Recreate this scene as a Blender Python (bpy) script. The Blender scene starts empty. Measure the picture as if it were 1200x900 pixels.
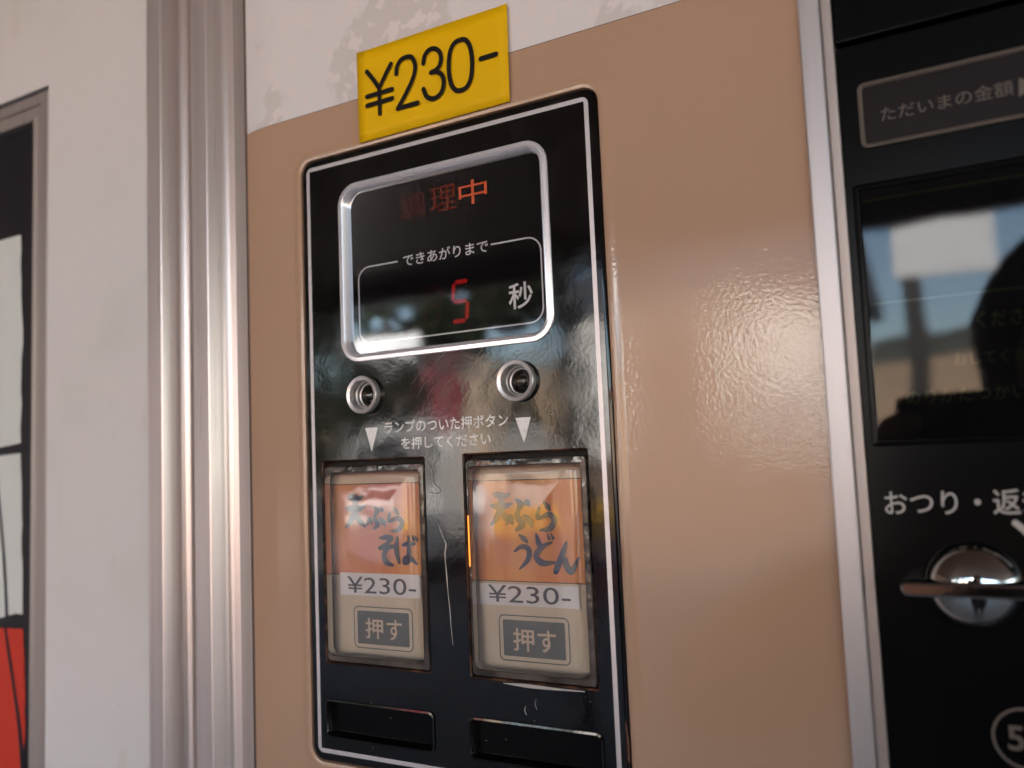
import bpy, bmesh, math, random
from mathutils import Vector, Matrix, Quaternion

rnd = random.Random(7)
sc = bpy.context.scene
C = sc.collection

# ------------------------------------------------------------------ camera
S = 0.32                      # metres from the lens to the machine's face (the plane y = 0)
CZ = 1.45                     # height of the lens above the ground
YAW, PITCH, ROLL = 0.50426, -0.08665, -0.04157
FPX = 1000.0                  # focal length in pixels of the 1200 x 900 photograph


def rotm(y, p, r):
    Ry = Matrix(((math.cos(y), 0, math.sin(y)), (0, 1, 0), (-math.sin(y), 0, math.cos(y))))
    Rx = Matrix(((1, 0, 0), (0, math.cos(p), -math.sin(p)), (0, math.sin(p), math.cos(p))))
    Rz = Matrix(((math.cos(r), -math.sin(r), 0), (math.sin(r), math.cos(r), 0), (0, 0, 1)))
    return Rz @ Rx @ Ry


R = rotm(YAW, PITCH, ROLL)    # (right, down, forward) in photograph axes
RT = R.transposed()
CAM = Vector((0, -S, CZ))


def w2b(v):                   # (x, down, forward) -> blender world
    return Vector((v[0], v[2], -v[1]))


cd = bpy.data.cameras.new('camera')
cam = bpy.data.objects.new('camera', cd)
C.objects.link(cam)
right, down, fwd = w2b(R[0]), w2b(R[1]), w2b(R[2])
m3 = Matrix((right, -down, -fwd)).transposed()
cam.matrix_world = Matrix.Translation(CAM) @ m3.to_4x4()
cd.sensor_width = 36
cd.lens = FPX / 1200 * 36
cd.clip_start = 0.005
cd.clip_end = 1000
cd.dof.use_dof = True
cd.dof.focus_distance = 0.372
cd.dof.aperture_fstop = 5.8
sc.camera = cam


def P(px, py, d=0.0):
    """photograph pixel -> the point on the vertical plane y = d (metres behind the face)"""
    r = w2b(RT @ Vector(((px - 600) / FPX, (py - 450) / FPX, 1)))
    return CAM + r * ((S + d) / r.y)


def U(u, v, d=0.0):           # face coordinates in units of S
    return Vector((u * S, d, CZ + v * S))


# ------------------------------------------------------------------ world, sun, exposure
SUN_EL, SUN_AZ = math.radians(28), math.radians(22)      # the sun stands behind the building
w = bpy.data.worlds.new('World')
sc.world = w
w.use_nodes = True
nt = w.node_tree
bgn = nt.nodes['Background']
sky = nt.nodes.new('ShaderNodeTexSky')
sky.sky_type = 'NISHITA'
sky.sun_disc = False
sky.sun_elevation = SUN_EL
sky.sun_rotation = SUN_AZ
sky.dust_density = 1.3
nt.links.new(sky.outputs[0], bgn.inputs[0])
bgn.inputs[1].default_value = 0.14
sl = bpy.data.lights.new('sun', 'SUN')
sun = bpy.data.objects.new('sun', sl)
C.objects.link(sun)
sl.energy = 4.0
sl.angle = math.radians(0.5)
sl.color = (1, 0.95, 0.89)
sdir = Vector((math.sin(SUN_AZ) * math.cos(SUN_EL), math.cos(SUN_AZ) * math.cos(SUN_EL), math.sin(SUN_EL)))
sun.rotation_euler = sdir.to_track_quat('Z', 'Y').to_euler()
sun.location = (0, 6, 8)
vs = sc.view_settings
vs.view_transform = 'Standard'
vs.look = 'None'
vs.gamma = 1
vs.use_curve_mapping = False
vs.exposure = 3.27
sc.cycles.use_denoising = True
sc.cycles.max_bounces = 10
sc.cycles.transparent_max_bounces = 16
sc.cycles.sample_clamp_indirect = 6


# ------------------------------------------------------------------ materials
def mat(name, col, rough=0.5, metal=0.0, spec=0.5, bump=None, var=None, coat=0.0, emit=None, rvar=None, warp=None, lacquer=False):
    """bump=(scale,strength,dist) fine relief; var=(scale,col2,lo,hi[,stretch]) colour wear; warp = second, broad relief"""
    m = bpy.data.materials.new(name)
    m.use_nodes = True
    t = m.node_tree
    b = t.nodes['Principled BSDF']
    b.inputs['Base Color'].default_value = (*col, 1)
    b.inputs['Roughness'].default_value = rough
    b.inputs['Metallic'].default_value = metal
    b.inputs['Specular IOR Level'].default_value = spec
    b.inputs['Coat Weight'].default_value = coat
    b.inputs['Coat Roughness'].default_value = 0.04
    tc = t.nodes.new('ShaderNodeTexCoord')

    def noise(scale, stretch=(1, 1, 1), detail=4):
        mp = t.nodes.new('ShaderNodeMapping')
        mp.inputs['Scale'].default_value = stretch
        n = t.nodes.new('ShaderNodeTexNoise')
        n.inputs['Scale'].default_value = scale
        n.inputs['Detail'].default_value = detail
        t.links.new(tc.outputs['Object'], mp.inputs[0])
        t.links.new(mp.outputs[0], n.inputs['Vector'])
        return n.outputs['Fac']

    def ramp(fac, lo, hi):
        mr = t.nodes.new('ShaderNodeMapRange')
        mr.inputs['From Min'].default_value = lo
        mr.inputs['From Max'].default_value = hi
        t.links.new(fac, mr.inputs['Value'])
        return mr.outputs[0]
    if var:
        last = None
        for vv in (var if isinstance(var, list) else [var]):
            sc_, c2, lo, hi = vv[:4]
            st = vv[4] if len(vv) > 4 else (1, 1, 1)
            mx = t.nodes.new('ShaderNodeMix')
            mx.data_type = 'RGBA'
            if last is None:
                mx.inputs['A'].default_value = (*col, 1)
            else:
                t.links.new(last, mx.inputs['A'])
            mx.inputs['B'].default_value = (*c2, 1)
            t.links.new(ramp(noise(sc_, st, 6), lo, hi), mx.inputs['Factor'])
            last = mx.outputs['Result']
        t.links.new(last, b.inputs['Base Color'])
    if rvar:
        sc_, r2, lo, hi = rvar[:4]
        st = rvar[4] if len(rvar) > 4 else (1, 1, 1)
        mx = t.nodes.new('ShaderNodeMix')
        mx.inputs['A'].default_value = rough
        mx.inputs['B'].default_value = r2
        t.links.new(ramp(noise(sc_, st), lo, hi), mx.inputs['Factor'])
        t.links.new(mx.outputs['Result'], b.inputs['Roughness'])
    prev = None
    for bb in (bump, warp):
        if bb:
            bn = t.nodes.new('ShaderNodeBump')
            bn.inputs['Strength'].default_value = bb[1]
            bn.inputs['Distance'].default_value = bb[2]
            t.links.new(noise(bb[0], bb[3] if len(bb) > 3 else (1, 1, 1), 2), bn.inputs['Height'])
            if prev:
                t.links.new(prev, bn.inputs['Normal'])
            prev = bn.outputs[0]
    if prev:
        t.links.new(prev, b.inputs['Coat Normal' if lacquer else 'Normal'])     # a lacquer's ripple shows only in its gloss
    if emit:
        b.inputs['Emission Color'].default_value = (*emit[0], 1)
        b.inputs['Emission Strength'].default_value = emit[1]
    return m


def clear(name, tint=(1, 1, 1), rough=0.03, ior=1.5, bump=None, glare_haze=0.0):
    """thin clear plastic: lets light through, mirrors by Fresnel"""
    m = bpy.data.materials.new(name)
    m.use_nodes = True
    t = m.node_tree
    t.nodes.remove(t.nodes['Principled BSDF'])
    out = t.nodes['Material Output']
    tr = t.nodes.new('ShaderNodeBsdfTransparent')
    tr.inputs[0].default_value = (*tint, 1)
    gl = t.nodes.new('ShaderNodeBsdfGlossy')
    gl.inputs['Roughness'].default_value = rough
    fr = t.nodes.new('ShaderNodeFresnel')
    fr.inputs[0].default_value = ior
    mx = t.nodes.new('ShaderNodeMixShader')
    t.links.new(fr.outputs[0], mx.inputs[0])
    t.links.new(tr.outputs[0], mx.inputs[1])
    t.links.new(gl.outputs[0], mx.inputs[2])
    last = mx.outputs[0]
    if glare_haze:                                   # pale veil that paints the glare wash into the plastic
        df = t.nodes.new('ShaderNodeBsdfDiffuse')
        df.inputs[0].default_value = (0.85, 0.78, 0.74, 1)
        m2 = t.nodes.new('ShaderNodeMixShader')
        m2.inputs[0].default_value = glare_haze
        t.links.new(last, m2.inputs[1])
        t.links.new(df.outputs[0], m2.inputs[2])
        last = m2.outputs[0]
    t.links.new(last, out.inputs[0])
    if bump:
        tc = t.nodes.new('ShaderNodeTexCoord')
        n = t.nodes.new('ShaderNodeTexNoise')
        n.inputs['Scale'].default_value = bump[0]
        n.inputs['Detail'].default_value = 2
        t.links.new(tc.outputs['Object'], n.inputs['Vector'])
        bn = t.nodes.new('ShaderNodeBump')
        bn.inputs['Strength'].default_value = bump[1]
        bn.inputs['Distance'].default_value = bump[2]
        t.links.new(n.outputs['Fac'], bn.inputs['Height'])
        t.links.new(bn.outputs[0], gl.inputs['Normal'])
        t.links.new(bn.outputs[0], fr.inputs['Normal'])
    return m


M = {}
M['beige'] = mat('beige_paint', (0.462, 0.288, 0.195), 0.5, spec=0.0, coat=1.0, lacquer=True, bump=(640, 0.14, 0.0004), warp=(11, 0.10, 0.006),
                 var=[(3.0, (0.447, 0.276, 0.186), 0.35, 0.75), (260, (0.30, 0.18, 0.11), 0.745, 0.77)], rvar=None)
M['white'] = mat('white_paint', (0.655, 0.605, 0.60), 0.42, bump=(500, 0.10, 0.0004),
                 var=[(14, (0.60, 0.565, 0.54), 0.5, 0.75), (38, (0.58, 0.49, 0.40), 0.64, 0.80, (1, 1, 0.35)), (260, (0.42, 0.34, 0.29), 0.715, 0.735)])
M['upper'] = mat('stained_white_paint', (0.70, 0.645, 0.65), 0.38, bump=(500, 0.10, 0.0004),
                 var=[(15, (0.62, 0.56, 0.545), 0.53, 0.55, (1, 1, 0.6)), (130, (0.73, 0.65, 0.64), 0.54, 0.58)])
M['alu'] = mat('anodised_aluminium', (0.63, 0.54, 0.525), 0.27, 0.62, var=[(60, (0.57, 0.485, 0.47), 0.45, 0.7, (8, 8, 0.05)), (420, (0.34, 0.27, 0.24), 0.74, 0.76)],
               rvar=(700, 0.36, 0.3, 0.7, (1, 1, 0.01)))
M['alu_dull'] = mat('dull_aluminium', (0.42, 0.36, 0.34), 0.42, 0.6, var=(40, (0.37, 0.31, 0.29), 0.4, 0.7, (6, 6, 0.1)))
M['alu_bright'] = mat('anodised_strip', (0.50, 0.46, 0.47), 0.36, 0.5, var=(300, (0.46, 0.42, 0.43), 0.4, 0.7, (1, 1, 0.02)))
M['ring'] = mat('satin_lamp_ring', (0.66, 0.61, 0.60), 0.34, 0.65, bump=(900, 0.1, 0.0003))
M['black'] = mat('glossy_black_panel', (0.005, 0.0035, 0.0032), 0.07, spec=0.5, bump=(600, 0.04, 0.0003), warp=(26, 0.11, 0.0030),
                 var=(70, (0.010, 0.008, 0.0075), 0.45, 0.7), rvar=(60, 0.14, 0.45, 0.75))
M['black_matt'] = mat('black_plastic', (0.004, 0.0037, 0.004), 0.22, spec=0.09, bump=(900, 0.03, 0.0003))
M['gap'] = mat('dark_gap', (0.012, 0.008, 0.007), 0.8)
M['rubber'] = mat('brown_seal', (0.16, 0.09, 0.065), 0.6, bump=(300, 0.4, 0.001))
M['silver'] = mat('silver_line_print', (0.60, 0.55, 0.57), 0.36, 0.45)
M['bezel'] = mat('satin_metal_bezel', (0.80, 0.76, 0.80), 0.24, 0.55, bump=(900, 0.06, 0.0003))
M['chrome'] = mat('chrome', (0.86, 0.83, 0.80), 0.06, 1.0, bump=(300, 0.05, 0.0004))
M['print'] = mat('white_print', (0.86, 0.81, 0.80), 0.5, var=(300, (0.74, 0.70, 0.68), 0.5, 0.7))
M['grey_print'] = mat('grey_print', (0.45, 0.41, 0.39), 0.5)
M['dim_print'] = mat('dim_brown_print', (0.13, 0.105, 0.09), 0.5, spec=0.2)
M['green_print'] = mat('dim_green_print', (0.028, 0.034, 0.010), 0.5, spec=0.1)
M['backing'] = mat('display_backing', (0.004, 0.003, 0.003), 0.7, spec=0.1)
M['brown_backing'] = mat('brown_display_backing', (0.010, 0.005, 0.005), 0.4, spec=0.15)
M['pane'] = clear('smoked_pane', (0.80, 0.80, 0.82), 0.03, 1.48, bump=(16, 0.05, 0.002))
M['cap'] = clear('clear_plastic_cap', (0.97, 0.95, 0.93), 0.05, 1.62, bump=(38, 0.16, 0.0018), glare_haze=0.06)
M['cap_edge'] = mat('smoky_plastic_edge', (0.045, 0.035, 0.03), 0.08, bump=(150, 0.5, 0.001), var=(60, (0.13, 0.10, 0.085), 0.47, 0.7))
M['yellow'] = mat('yellow_sticker', (0.80, 0.455, 0.003), 0.5, spec=0.12, var=(8, (0.77, 0.43, 0.003), 0.4, 0.7), bump=(12, 0.15, 0.003))
M['ink'] = mat('black_ink', (0.007, 0.004, 0.003), 0.6, spec=0.2)
M['navy_ink'] = mat('navy_ink', (0.045, 0.05, 0.075), 0.5)
M['orange_card'] = mat('orange_card', (0.62, 0.19, 0.05), 0.6, var=[(22, (0.74, 0.34, 0.12), 0.4, 0.65, (3, 1, 0.5)), (17, (0.66, 0.22, 0.20), 0.50, 0.70), (30, (0.55, 0.13, 0.03), 0.58, 0.78, (3, 1, 0.5))])
M['cream_card'] = mat('cream_card', (0.62, 0.52, 0.41), 0.6, var=(20, (0.54, 0.44, 0.34), 0.4, 0.7, (4, 1, 0.4)))
M['tan_card'] = mat('pale_tan_card', (0.60, 0.46, 0.36), 0.6)
M['sticker'] = mat('white_price_sticker', (0.70, 0.70, 0.74), 0.5)
M['grey_plate'] = mat('grey_key_plate', (0.060, 0.068, 0.076), 0.45, var=(50, (0.08, 0.088, 0.097), 0.4, 0.7))
M['well'] = mat('rusty_well', (0.035, 0.016, 0.011), 0.5, var=(120, (0.20, 0.08, 0.04), 0.48, 0.62), bump=(300, 0.3, 0.0008))
M['orange_glow'] = mat('lit_button_rim', (0.6, 0.15, 0.02), 0.4, emit=((1.0, 0.30, 0.03), 0.16))
M['led_bright'] = mat('led_character_bright', (0.05, 0.01, 0.0), 0.5, emit=((1.0, 0.13, 0.03), 0.050))
M['led_mid'] = mat('led_character_mid', (0.008, 0.003, 0.001), 0.6, spec=0.1, emit=((1.0, 0.10, 0.03), 0.012))
M['led_dim'] = mat('led_character_dim', (0.006, 0.003, 0.002), 0.6, spec=0.1, emit=((1.0, 0.09, 0.04), 0.0075))
M['led_red'] = mat('led_digit', (0.02, 0.002, 0.002), 0.6, spec=0.1, emit=((1.0, 0.020, 0.02), 0.026))
M['led_off_glow'] = mat('led_unlit_glow', (0.006, 0.003, 0.003), 0.6, spec=0.1, emit=((1.0, 0.03, 0.03), 0.0010))  # unlit digit, given a faint glow so its segments show
M['lens'] = clear('lamp_lens', (0.80, 0.74, 0.66), 0.02, 1.55, bump=(200, 0.3, 0.001))
M['bulb'] = mat('dark_bulb', (0.10, 0.075, 0.055), 0.15, 0.6)
M['rust'] = mat('rust', (0.10, 0.035, 0.018), 0.8, var=(400, (0.20, 0.08, 0.04), 0.5, 0.65))
M['crease'] = mat('pale_crack', (0.45, 0.40, 0.38), 0.5)
M['scratch'] = mat('fine_scratch', (0.20, 0.17, 0.16), 0.5)
M['poster_black'] = mat('poster_black', (0.010, 0.008, 0.012), 0.35)
M['poster_white'] = mat('poster_white', (0.62, 0.62, 0.60), 0.45)
M['poster_red'] = mat('poster_red', (0.58, 0.030, 0.010), 0.4, var=(6, (0.50, 0.022, 0.008), 0.4, 0.7))
M['cabinet'] = mat('cabinet_steel', (0.5, 0.46, 0.42), 0.4)
M['ground'] = mat('worn_asphalt', (0.14, 0.124, 0.112), 0.85, var=(0.8, (0.115, 0.102, 0.092), 0.4, 0.65), bump=(40, 0.5, 0.01))
M['soffit'] = mat('wooden_soffit', (0.15, 0.095, 0.068), 0.6, var=(6, (0.115, 0.075, 0.055), 0.4, 0.7, (8, 0.3, 1)))
M['wall'] = mat('plaster_wall', (0.52, 0.45, 0.38), 0.85, bump=(60, 0.4, 0.004))
M['wing'] = mat('pinkish_plaster', (0.27, 0.20, 0.18), 0.85, bump=(60, 0.4, 0.004))
M['house_white'] = mat('white_plaster', (0.80, 0.78, 0.74), 0.8, var=(0.6, (0.72, 0.69, 0.64), 0.4, 0.7))
M['shutter'] = mat('brown_shutter', (0.17, 0.11, 0.08), 0.6)
M['roof'] = mat('dark_tile_roof', (0.06, 0.06, 0.065), 0.6)
M['leaf'] = mat('evergreen_leaf', (0.020, 0.030, 0.014), 0.8, var=(1.5, (0.028, 0.040, 0.018), 0.4, 0.6))
M['bark'] = mat('bark', (0.06, 0.045, 0.035), 0.9)
M['post'] = mat('dark_post', (0.035, 0.03, 0.028), 0.5)
M['field'] = mat('dry_field', (0.60, 0.40, 0.24), 0.9, var=[(0.12, (0.50, 0.34, 0.20), 0.4, 0.6), (0.06, (0.14, 0.18, 0.10), 0.62, 0.68)])
M['ridge'] = mat('dark_tree_ridge', (0.05, 0.055, 0.05), 0.9, var=(0.3, (0.075, 0.08, 0.07), 0.4, 0.6))
M['red_cloth'] = mat('red_cloth', (0.22, 0.015, 0.03), 0.8, bump=(30, 0.4, 0.01))
M['cream_cloth'] = mat('cream_cloth', (0.55, 0.42, 0.30), 0.8, bump=(30, 0.4, 0.01))
M['blue'] = mat('blue_plastic', (0.02, 0.06, 0.32), 0.45)
M['yellowp'] = mat('yellow_plastic', (0.70, 0.38, 0.03), 0.45)
M['redp'] = mat('red_plastic', (0.35, 0.02, 0.03), 0.45)
M['white_board'] = mat('white_board', (0.80, 0.80, 0.80), 0.5)
M['skin'] = mat('skin', (0.50, 0.30, 0.21), 0.5)
M['jacket'] = mat('dark_jacket', (0.020, 0.022, 0.030), 0.8)
M['trousers'] = mat('dark_trousers', (0.03, 0.03, 0.035), 0.8)
M['hair'] = mat('black_hair', (0.012, 0.010, 0.009), 0.55)


# ------------------------------------------------------------------ object helpers
def link(name, me, material=None, parent=None, smooth=False):
    o = bpy.data.objects.new(name, me)
    C.objects.link(o)
    if material:
        if not me.materials:
            me.materials.append(M[material])
    if smooth:
        for p in me.polygons:
            p.use_smooth = True
    if parent:
        o.parent = parent
        base = parent
        off = Vector((0, 0, 0))
        while base:
            off += base.location
            base = base.parent
        o.location = -off if parent.location.length or parent.parent else (0, 0, 0)
    return o


def thing(name, loc, label, cat, group=None):
    o = bpy.data.objects.new(name, None)
    o.empty_display_size = 0.05
    C.objects.link(o)
    o.location = loc
    o['label'] = label
    o['category'] = cat
    if group:
        o['group'] = group
    return o


def pobj(name, bm, material, parent, smooth=False, sharp=None):
    """a mesh whose vertices are in world coordinates, as a child of parent"""
    bmesh.ops.recalc_face_normals(bm, faces=bm.faces)
    me = bpy.data.meshes.new(name)
    bm.to_mesh(me)
    bm.free()
    o = bpy.data.objects.new(name, me)
    C.objects.link(o)
    me.materials.append(M[material])
    for p in me.polygons:
        p.use_smooth = smooth
    if smooth and sharp:
        me.set_sharp_from_angle(angle=math.radians(sharp))
    if parent:
        o.parent = parent
        off = Vector((0, 0, 0))
        q = parent
        while q:
            off += q.location
            q = q.parent
        o.location = -off
    return o


def rr(u0, u1, v0, v1, r, n=6):
    """rounded rectangle loop in face units (counter-clockwise)"""
    r = max(min(r, (u1 - u0) / 2, (v1 - v0) / 2), 1e-5)
    pts = []
    for cx, cy, a0 in ((u1 - r, v1 - r, 0), (u0 + r, v1 - r, 90), (u0 + r, v0 + r, 180), (u1 - r, v0 + r, 270)):
        for k in range(n + 1):
            a = math.radians(a0 + 90 * k / n)
            pts.append((cx + r * math.cos(a), cy + r * math.sin(a)))
    return pts


def loft(loops, cap0=False, cap1=False):
    """loops: list of (pts, depth_metres) -> bmesh of bridged loops in front-face coordinates"""
    bm = bmesh.new()
    rings = []
    for pts, d in loops:
        rings.append([bm.verts.new(U(p[0], p[1], d)) for p in pts])
    for a, b in zip(rings, rings[1:]):
        n = len(a)
        for i in range(n):
            bm.faces.new((a[i], a[(i + 1) % n], b[(i + 1) % n], b[i]))
    if cap0:
        bm.faces.new(rings[0])
    if cap1:
        bm.faces.new(rings[-1])
    bmesh.ops.remove_doubles(bm, verts=bm.verts, dist=2e-7)
    return bm


def inset(box, k, r):
    return rr(box[0] + k, box[1] - k, box[2] + k, box[3] - k, max(r - k, 0.0005))


def box_bm(x0, x1, y0, y1, z0, z1, bev=0.0):
    bm = bmesh.new()
    bmesh.ops.create_cube(bm, size=1)
    for v in bm.verts:
        v.co = Vector((x0 + (v.co.x + .5) * (x1 - x0), y0 + (v.co.y + .5) * (y1 - y0), z0 + (v.co.z + .5) * (z1 - z0)))
    if bev:
        bmesh.ops.bevel(bm, geom=bm.edges[:], offset=bev, segments=2, profile=0.6, affect='EDGES')
    return bm


def face_uv(px, py, d=0.0):
    p = P(px, py, d)
    return (p.x / S, (p.z - CZ) / S)


def poly_bm(pix, d):
    bm = bmesh.new()
    bm.faces.new([bm.verts.new(P(x, y, d)) for x, y in pix])
    return bm


_tc = {}


def text_geo(body, offset=0.0):
    key = (body, offset)
    if key in _tc:
        return _tc[key]
    c = bpy.data.curves.new('lettering', 'FONT')
    c.body = body
    c.offset = offset
    c.resolution_u = 4
    o = bpy.data.objects.new('lettering', c)
    C.objects.link(o)
    dg = bpy.context.evaluated_depsgraph_get()
    me = bpy.data.meshes.new_from_object(o.evaluated_get(dg))
    vs_ = [(v.co.x, v.co.y) for v in me.vertices]
    fs = [tuple(p.vertices) for p in me.polygons]
    bpy.data.objects.remove(o)
    bpy.data.curves.remove(c)
    bpy.data.meshes.remove(me)
    x0 = min(v[0] for v in vs_)
    x1 = max(v[0] for v in vs_)
    y0 = min(v[1] for v in vs_)
    y1 = max(v[1] for v in vs_)
    g = ([((v[0] - x0) / (x1 - x0), (v[1] - y0) / (y1 - y0)) for v in vs_], fs)
    _tc[key] = g
    return g


def text(name, body, u0, u1, v0, v1, d, material, parent, bold=0.0):
    vs_, fs = text_geo(body, bold)
    me = bpy.data.meshes.new(name)
    me.from_pydata([U(u0 + a * (u1 - u0), v0 + b * (v1 - v0), d) for a, b in vs_], [], fs)
    bm = bmesh.new()
    bm.from_mesh(me)
    bpy.data.meshes.remove(me)
    return pobj(name, bm, material, parent)


def text_px(name, body, xl, yl, xr, yr, h, d, material, parent, bold=0.0):
    """text between the pixel (xl, yl) and (xr, yr) on its middle line, h pixels high at its middle"""
    a = face_uv(xl, yl, d)
    b = face_uv(xr, yr, d)
    xm, ym = (xl + xr) / 2, (yl + yr) / 2
    hh = abs(face_uv(xm, ym - h / 2, d)[1] - face_uv(xm, ym + h / 2, d)[1])
    vm = (a[1] + b[1]) / 2
    f = (S) / (S)
    return text(name, body, a[0], b[0], vm - hh / 2, vm + hh / 2, d, material, parent, bold)


def smooth_path(pts, n=6):
    """Catmull-Rom through points of any dimension"""
    out = []
    k = len(pts)
    for i in range(k - 1):
        p0, p1, p2, p3 = pts[max(i - 1, 0)], pts[i], pts[i + 1], pts[min(i + 2, k - 1)]
        for j in range(n):
            t = j / n
            out.append(tuple(0.5 * (2 * b + (c - a) * t + (2 * a - 5 * b + 4 * c - d) * t * t + (3 * b - a - 3 * c + d) * t ** 3)
                             for a, b, c, d in zip(p0, p1, p2, p3)))
    out.append(tuple(pts[-1]))
    return out


def ribbon(bm, pts, d, cap=True):
    """pts: (u, v, halfwidth) in face units -> a flat strip with round ends at depth d"""
    L, Rr = [], []
    n = len(pts)
    for i, (u, v, hw) in enumerate(pts):
        a, b = pts[max(i - 1, 0)], pts[min(i + 1, n - 1)]
        t = Vector((b[0] - a[0], b[1] - a[1]))
        if t.length < 1e-9:
            t = Vector((1, 0))
        t.normalize()
        nn = Vector((-t.y, t.x)) * hw
        L.append((u + nn.x, v + nn.y))
        Rr.append((u - nn.x, v - nn.y))
    lv = [bm.verts.new(U(*p, d)) for p in L]
    rv = [bm.verts.new(U(*p, d)) for p in Rr]
    for i in range(n - 1):
        bm.faces.new((lv[i], lv[i + 1], rv[i + 1], rv[i]))
    if cap:
        for e, o in ((0, 1), (n - 1, n - 2)):
            c = Vector(pts[e][:2])
            hw = pts[e][2]
            t = (c - Vector(pts[o][:2]))
            if t.length < 1e-9 or hw < 1e-6:
                continue
            t.normalize()
            nn = Vector((-t.y, t.x))
            arc = []
            for k in range(1, 6):
                a = math.pi * k / 6
                q = c + nn * hw * math.cos(a) + t * hw * math.sin(a)
                arc.append(bm.verts.new(U(q.x, q.y, d)))
            s, f = (rv[e], lv[e]) if e == 0 else (lv[e], rv[e])
            bm.faces.new([s] + arc + [f])


# ================================================================== THE SETTING
def setting(name, bm, material, label=None):
    o = pobj(name, bm, material, None)
    o['kind'] = 'structure'
    return o


bm = bmesh.new()
bmesh.ops.create_grid(bm, x_segments=1, y_segments=1, size=150)
setting('ground', bm, 'ground')

# a dry field rising to a dark wooded ridge beyond the forecourt, seen in the reflections
bm = bmesh.new()
cols = 60
prof = [(-22, 0.004), (-26, 0.8), (-36, 3.1), (-50, 5.9), (-64, 7.6)]
grid = []
for i in range(cols + 1):
    x = -110 + 220 * i / cols
    grid.append([bm.verts.new((x, y, z * (1 + 0.10 * math.sin(x * 0.11 + y)) if z > .01 else z)) for y, z in prof])
for a, b in zip(grid, grid[1:]):
    for j in range(len(prof) - 1):
        bm.faces.new((a[j], b[j], b[j + 1], a[j + 1]))
setting('field', bm, 'field')
bm = bmesh.new()
grid = []
for i in range(121):
    x = -115 + 230 * i / 120
    h = 1.1 + 0.5 * math.sin(x * .17) + rnd.uniform(-.35, .35)
    grid.append([bm.verts.new((x, -63.5, 6.5)), bm.verts.new((x, -64.5, 7.9 + h)), bm.verts.new((x, -70, 7.5)), bm.verts.new((x, -72, 0.0))])
for a, b in zip(grid, grid[1:]):
    for j in range(3):
        bm.faces.new((a[j], b[j], b[j + 1], a[j + 1]))
setting('hill', bm, 'ridge')

# the building with its deep canopy
bld = thing('shop_building', (0, 0.95, 0), 'plastered shop building with a wooden canopy over the noodle machine', 'building')
pobj('wall', box_bm(-9, 9, 0.95, 1.25, 0, 4.3), 'wall', bld)
pobj('canopy', box_bm(-8.5, 8.5, -4.1, 0.945, 2.62, 2.80, 0.01), 'soffit', bld)
pobj('fascia', box_bm(-8.5, 8.5, -4.2, -4.103, 2.50, 2.84, 0.008), 'post', bld)
pobj('added_wing_wall', box_bm(-4.85, -4.6, -4.1, 0.946, 0, 2.617), 'wing', bld)  # unseen side wall, added to darken what the trim mirrors
for x in (-2.0, 4.6):
    pobj('post', box_bm(x - .06, x + .06, -4.04, -3.92, 0, 2.617, 0.006), 'post', bld)

# ================================================================== THE MACHINE
vm = thing('vending_machine', (-0.38, 0.42, 0), 'beige and white noodle vending machine with black control panel and aluminium trim', 'vending machine')
XL, XR = -0.98, 0.26
pobj('cabinet', box_bm(XL, XR, 0.016, 0.85, 0.02, 1.86, 0.006), 'cabinet', vm)
for x in (XL + .08, XR - .08):
    for y in (.1, .75):
        pobj('foot', box_bm(x - .03, x + .03, y - .03, y + .03, 0, 0.0205, .004), 'black_matt', vm)

# --- the left white panel with its framed poster
FR = face_uv(55.2, 440)[0]           # outer right edge of the poster frame
FT = face_uv(58.5, 99)[1]
FB = -1.55
FL = FR - 1.12
v_top, v_bot = (1.855 - CZ) / S, (0.03 - CZ) / S
edge = face_uv(172.3, 225)[0]
bm = loft([(rr(XL / S, edge + .003, v_bot, v_top, .002), 0.014), (rr(XL / S, edge + .003, v_bot, v_top, .002), 0.0), ([(p[0], p[1]) for p in rr(FL, FR, FB, FT, .002)], 0.0),
           (rr(FL, FR, FB, FT, .002), 0.0125)])
pobj('side_panel', bm, 'white', vm)
frame = [(FL + .003, FR - .003, FB + .003, FT - .009)]
fb = frame[0]
bm = loft([(rr(*fb, .002), 0.012), (rr(*fb, .002), 0.0006), (inset(fb, .0015, .002), 0.0), (inset(fb, .022, .002), 0.0),
           (inset(fb, .0235, .002), 0.0018), (inset(fb, .044, .002), 0.0018), (inset(fb, .046, .002), 0.0005), (inset(fb, .050, .002), 0.0005), (inset(fb, .0515, .002), 0.0015),
           (inset(fb, .052, .002), 0.0120)])
pobj('poster_frame', bm, 'alu_dull', vm)
poster = pobj('poster', loft([(inset(fb, .051, .002), 0.0075), (inset(fb, .051, .002), 0.0070)], False, True), 'poster_black', vm)
pd = 0.0067


def wob(pts, amp=0.8, step=14):
    out = []
    for (a, b) in zip(pts, pts[1:] + pts[:1]):
        n = max(1, int(math.hypot(b[0] - a[0], b[1] - a[1]) / step))
        for k in range(n):
            t = k / n
            out.append((a[0] + (b[0] - a[0]) * t + rnd.uniform(-amp, amp) * (k > 0), a[1] + (b[1] - a[1]) * t + rnd.uniform(-amp, amp) * (k > 0)))
    return out


pobj('white_patch', poly_bm(wob([(24.5, 275), (25, 330), (27, 385), (25, 440), (24.5, 519), (12, 522), (-30, 530), (-60, 535), (-60, 305), (0, 282)]), pd), 'poster_white', poster)
pobj('white_patch', poly_bm(wob([(24, 531), (25.5, 600), (26.5, 720), (18, 719), (8, 722), (-60, 735), (-60, 548), (0, 534)]), pd), 'poster_white', poster)
pobj('red_patch', poly_bm(wob([(27, 737), (29, 800), (29, 868), (25, 905), (23, 960), (-60, 960), (-60, 750), (0, 736)]), pd), 'poster_red', poster)


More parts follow.
